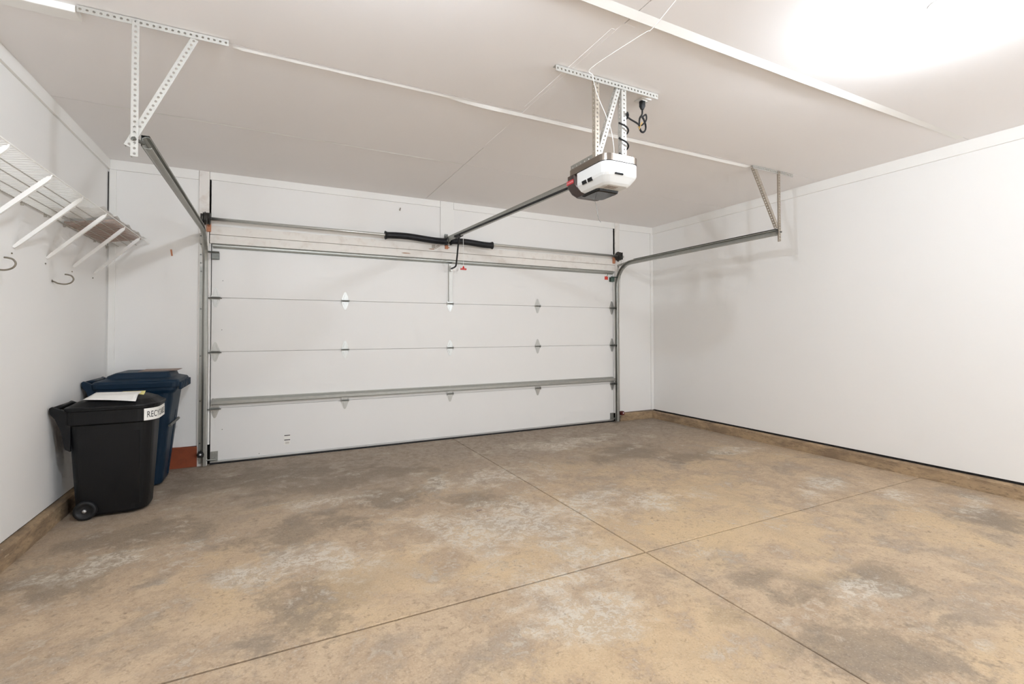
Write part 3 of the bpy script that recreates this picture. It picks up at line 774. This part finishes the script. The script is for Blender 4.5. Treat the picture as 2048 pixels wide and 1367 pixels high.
def wheel(t, x, y, r, w):
    g = G(); g.loft([[(x + q * math.cos(a * math.tau / 28), y + dy, r + q * math.sin(a * math.tau / 28)) for a in range(28)] for dy, q in
                     ((-w / 2 + .006, .012), (-w / 2 + .006, r * .62), (-w / 2, r * .68), (-w / 2, r * .88), (-w / 2 + .006, r), (w / 2 - .006, r), (w / 2, r * .88), (w / 2, .012))])
    wh = g.obj('wheel', 'tyre', t, True)
    for k in range(20):
        pass
    g = G(); g.tube([(x, y - w / 2 - .004, r), (x, y - w / 2 + .008, r)], .011, 14); g.obj('hub_cap', 'hub', wh, True)

# black recycling cart
bb = thing('recycling_bin', 'black wheeled recycling bin with a lettered white label, in front', 'bin', (-.45, -1.05, 0), 'wheeled bins in the corner')
X0, X1, YA, YB = -.700, -.205, -1.262, -.84
body = [(.014, -.655, -.268, -1.195, -.905, .10, .05), (.03, -.66, -.262, -1.202, -.9, .11, .05), (.60, -.690, -.232, -1.236, -.868, .12, .05), (.645, -.692, -.230, -1.238, -.866, .12, .05)]
G().loft(zrings(body, 8), True, True).obj('body', 'bin_black', bb, bevel=.004)
col = [(.640, -.692, -.23, -1.238, -.866, .12, .05), (.652, X0, X1 - .004, YA + .004, YB - .004, .13, .05), (.738, X0 - .002, X1, YA, YB, .13, .05), (.745, X0 - .008, X1 + .006, YA - .006, YB + .006, .135, .05), (.752, X0 - .008, X1 + .006, YA - .006, YB + .006, .135, .05)]
G().loft(zrings(col, 8)).obj('rim', 'bin_black', bb)
lid = [(.752, X0 - .010, X1 + .010, YA - .010, YB + .010, .138, .05), (.768, X0 - .010, X1 + .010, YA - .010, YB + .010, .138, .05), (.772, X0 + .0, X1 - .004, YA + .004, YB - .004, .13, .05), (.800, X0 + .045, X1 - .035, YA + .045, YB - .045, .11, .05), (.822, X0 + .10, X1 - .09, YA + .10, YB - .10, .07, .05), (.826, X0 + .13, X1 - .12, YA + .13, YB - .13, .05, .04)]
ld = G().loft(zrings(lid, 8)).obj('lid', 'bin_black', bb, bevel=.004)
# raised panel on near side below the collar
for xa, xb_ in ((-.60, -.435), (-.428, -.30)):
    g = G(); g.add([(xa, -1.2345, .59), (xb_, -1.2345, .59), (xb_, -1.2055, .07), (xa, -1.2055, .07), (xa, -1.228, .59), (xb_, -1.228, .59), (xb_, -1.199, .07), (xa, -1.199, .07)],
                     [(0, 1, 2, 3), (4, 7, 6, 5), (0, 4, 5, 1), (1, 5, 6, 2), (2, 6, 7, 3), (3, 7, 4, 0)])
    g.obj('side_panel', 'bin_black', bb)
# handle with side gussets
def handle(t, mat, xw, xb_, ya, yb, zt, drop):
    for y in (ya, yb):
        g = G()
        prof = [(xb_ + .02, zt - .02), (xb_ - .02, zt + .0), (xw + .012, zt + .028), (xw, zt + .018), (xw + .003, zt - .018), (xw + .03, zt - .055), (xb_ - .03, zt - .14), (xb_ - .008, zt - drop), (xb_ + .02, zt - drop - .02)]
        g.loft([[(x, y - .012, z) for x, z in prof], [(x, y + .012, z) for x, z in prof]])
        g.obj('handle_arm', mat, t, bevel=.003)
    G().tube([(xw + .016, ya - .004, zt + .008), (xw + .016, yb + .004, zt + .008)], .016, 14).obj('handle_bar', mat, t, True)
handle(bb, 'bin_black', -.786, -.695, -1.222, -.885, .752, .26)
wheel(bb, -.597, -1.212, .064, .045); wheel(bb, -.597, -.888, .064, .045)
# label wrapped round the front corner of the collar
ring = rr(X0 - .002, X1, YA, YB, .13, .05, 8)
per = (X1 - .13) - (X0 + .048) + .05 * math.pi / 2
S0, S1 = per + .062, per + .062 + .30
vs = []; fs = []; K = 24
for k in range(K + 1):
    s = S0 + (S1 - S0) * k / K; P, nn = outline_pos(ring, s)
    for z in (.652, .736): vs.append((P.x + nn.x * .0035, P.y + nn.y * .0035, z))
for k in range(K): fs.append((2 * k, 2 * k + 2, 2 * k + 3, 2 * k + 1))
lb = mesh('label', vs, fs, 'paper', bb, solid=.0012)
tm = text_mesh('RECYCLABLES', .062)
bx = [q.co.x for q in tm.vertices]; x_0, x_1 = min(bx), max(bx)
for q in tm.vertices:
    P, nn = outline_pos(ring, S0 + .018 + (q.co.x - x_0) / (x_1 - x_0) * .262)
    q.co = (P.x + nn.x * .0050, P.y + nn.y * .0050, .672 + q.co.y)
tm.materials.clear(); finish('label_lettering', tm, 'ink', lb)

# papers on its lid, draped over the dome
def lid_z(x, y):
    d = max(0, min(x - X0, X1 - x, y - YA, YB - y)); pr_ = ((0, .772), (.045, .800), (.10, .822), (.13, .826), (9, .826))
    for (a, za), (b, zb) in zip(pr_, pr_[1:]):
        if d <= b: return za + (zb - za) * (d - a) / (b - a)
def sheet(name, mat, corners, label, cat, lift=.0, bow=.0, n=10, ):
    A, B, C_, D = [Vector(c) for c in corners]; v = []; f = []
    for j in range(n + 1):
        for i in range(n + 1):
            u, w = i / n, j / n
            P = A.lerp(B, u).lerp(D.lerp(C_, u), w)
            v.append((P.x, P.y, max(P.z + bow * math.sin(u * math.pi) * (1 - w), lid_z(P.x, P.y) + .0025) + lift))
    for j in range(n):
        for i in range(n):
            a = j * (n + 1) + i; f.append((a, a + 1, a + n + 2, a + n + 1))
    return tag(mesh(name, v, f, mat, None, True, solid=.0012), label, cat)
sheet('paper_pad', 'yellow', [(-.47, -1.10, .829), (-.300, -1.13, .812), (-.318, -.975, .836), (-.46, -.955, .836)], 'yellow paper pad half under the white sheet on the black bin', 'paper', 0, .0)
sheet('paper_sheet', 'paper', [(-.612, -1.235, .815), (-.322, -1.25, .788), (-.335, -1.02, .834), (-.602, -1.0, .838)], 'white sheet of paper lying on the black bin lid', 'paper', .0035, .004)

# blue cart
bl = thing('trash_bin', 'dark blue wheeled trash bin with a flat lid, standing behind', 'bin', (-.45, -.4, 0), 'wheeled bins in the corner')
body = [(.014, -.65, -.288, -.560, -.215, .06, .05), (.03, -.655, -.282, -.566, -.21, .06, .05), (.62, -.69, -.222, -.625, -.160, .06, .05), (.80, -.70, -.200, -.64, -.145, .06, .05)]
G().loft(zrings(body, 6)).obj('body', 'bin_blue', bl, bevel=.004)
G().loft(zrings([(.775, -.705, -.19, -.645, -.14, .05, .05), (.80, -.715, -.175, -.655, -.13, .05, .05), (.825, -.715, -.17, -.655, -.13, .05, .05)], 6)).obj('rim', 'bin_blue', bl)
G().loft(zrings([(.825, -.725, -.160, -.665, -.120, .045, .05), (.868, -.73, -.155, -.668, -.117, .045, .05), (.884, -.72, -.165, -.655, -.13, .045, .05), (.903, -.66, -.225, -.60, -.175, .04, .04), (.925, -.645, -.232, -.59, -.185, .035, .035), (.945, -.60, -.240, -.58, -.195, .035, .035), (.948, -.59, -.25, -.57, -.205, .03, .03)], 6)).obj('lid', 'bin_blue', bl, bevel=.004)
for k in range(7): box('lid_rib', 'bin_blue', (-.165, -.142, -.62 + .075 * k, -.59 + .075 * k, .80, .862), bl, bevel=.004)
handle(bl, 'bin_blue', -.788, -.70, -.625, -.165, .868, .22)
wheel(bl, -.6, -.577, .11, .045); wheel(bl, -.6, -.2, .11, .045)
g = G(); g.cyl((-.226, -.60, .50), (-.226, -.19, .50), .012, 10); g.obj('lift_bar', 'galv_d', bl)
g = G(); g.beam((-.228, -.34, .60), (-.275, -.36, .05), .02, .012, (0, 1, 0)); g.obj('body_rib', 'bin_blue', bl)
tag(box('card_sheet', 'card', (-.46, -.195, -.50, -.23, .9495, .9525)), 'thin grey card lying on the blue bin lid', 'card')

# ------------------------------------------------------------------ small things
def sensor(x, sx, label):
    t = thing('safety_sensor', label, 'sensor', (x, -.07, .06), 'door safety sensors')
    g = G(); g.box(x - .022, x + .022, -.034, -.031, .03, .14); g.box(x - .022, x + .022, -.075, -.031, .100, .103); g.obj('bracket', 'galv', t)
    g = G(); g.loft([[(x + a * k, -.035 - d, .122 + b * k) for a, b in ((-.024, -.026), (.024, -.026), (.03, .0), (.02, .026), (-.02, .026), (-.03, 0))] for d, k in ((0, .8), (.01, 1), (.045, 1), (.055, .8))]); g.obj('housing', 'black' if sx < 0 else 'darkred', t)
    G().tube([(x, -.088, .125), (x, -.095, .125)], .009, 12).obj('lens', 'sensor_lens', t, True)
sensor(-.068, -1, 'small black door sensor low on the jamb beside the bins')
sensor(4.975, 1, 'small dark red door sensor at the far corner of the door')
ht_ = thing('hang_tag', 'small red tag hanging below the top door strut', 'tag', (4.755, -.008, 2.03))
box('tag_card', 'redtag', (4.728, 4.782, -.008, -.005, 2.012, 2.058), ht_)
G().tube([(4.755, -.01, 2.058), (4.762, -.03, 2.075), (4.745, -.05, 2.095)], .003, 6).obj('string', 'greenstring', ht_)
tag(G().beam((-.325, -.0025, 2.055), (-.317, -.0025, 1.995), .005, .013, (0, 1, 0)).obj('wood_sliver', 'bare'), 'small bare wood sliver on the wall beside the shelf end', 'splinter')
tag(G().tube([(1.827, 0, 2.668), (1.827, -.010, 2.672), (1.833, -.012, 2.695)], .005, 6).obj('nail', 'hook'), 'bent grey nail in the wall above the door', 'nail')
for x, y, a in ((.282, -.524, .3), (1.86, -2.27, 1.1)):
    bmv = [(x - .02, y - .008, .001), (x + .022, y - .004, .004), (x + .018, y + .009, .002), (x - .018, y + .008, .006)]
    tag(mesh('wood_chip', bmv, [(0, 1, 2, 3)], 'card', None, solid=.003), 'small wood chip on the floor near the garage door' if x < 1 else 'small pale chip on the floor near the saw-cut joint', 'debris')
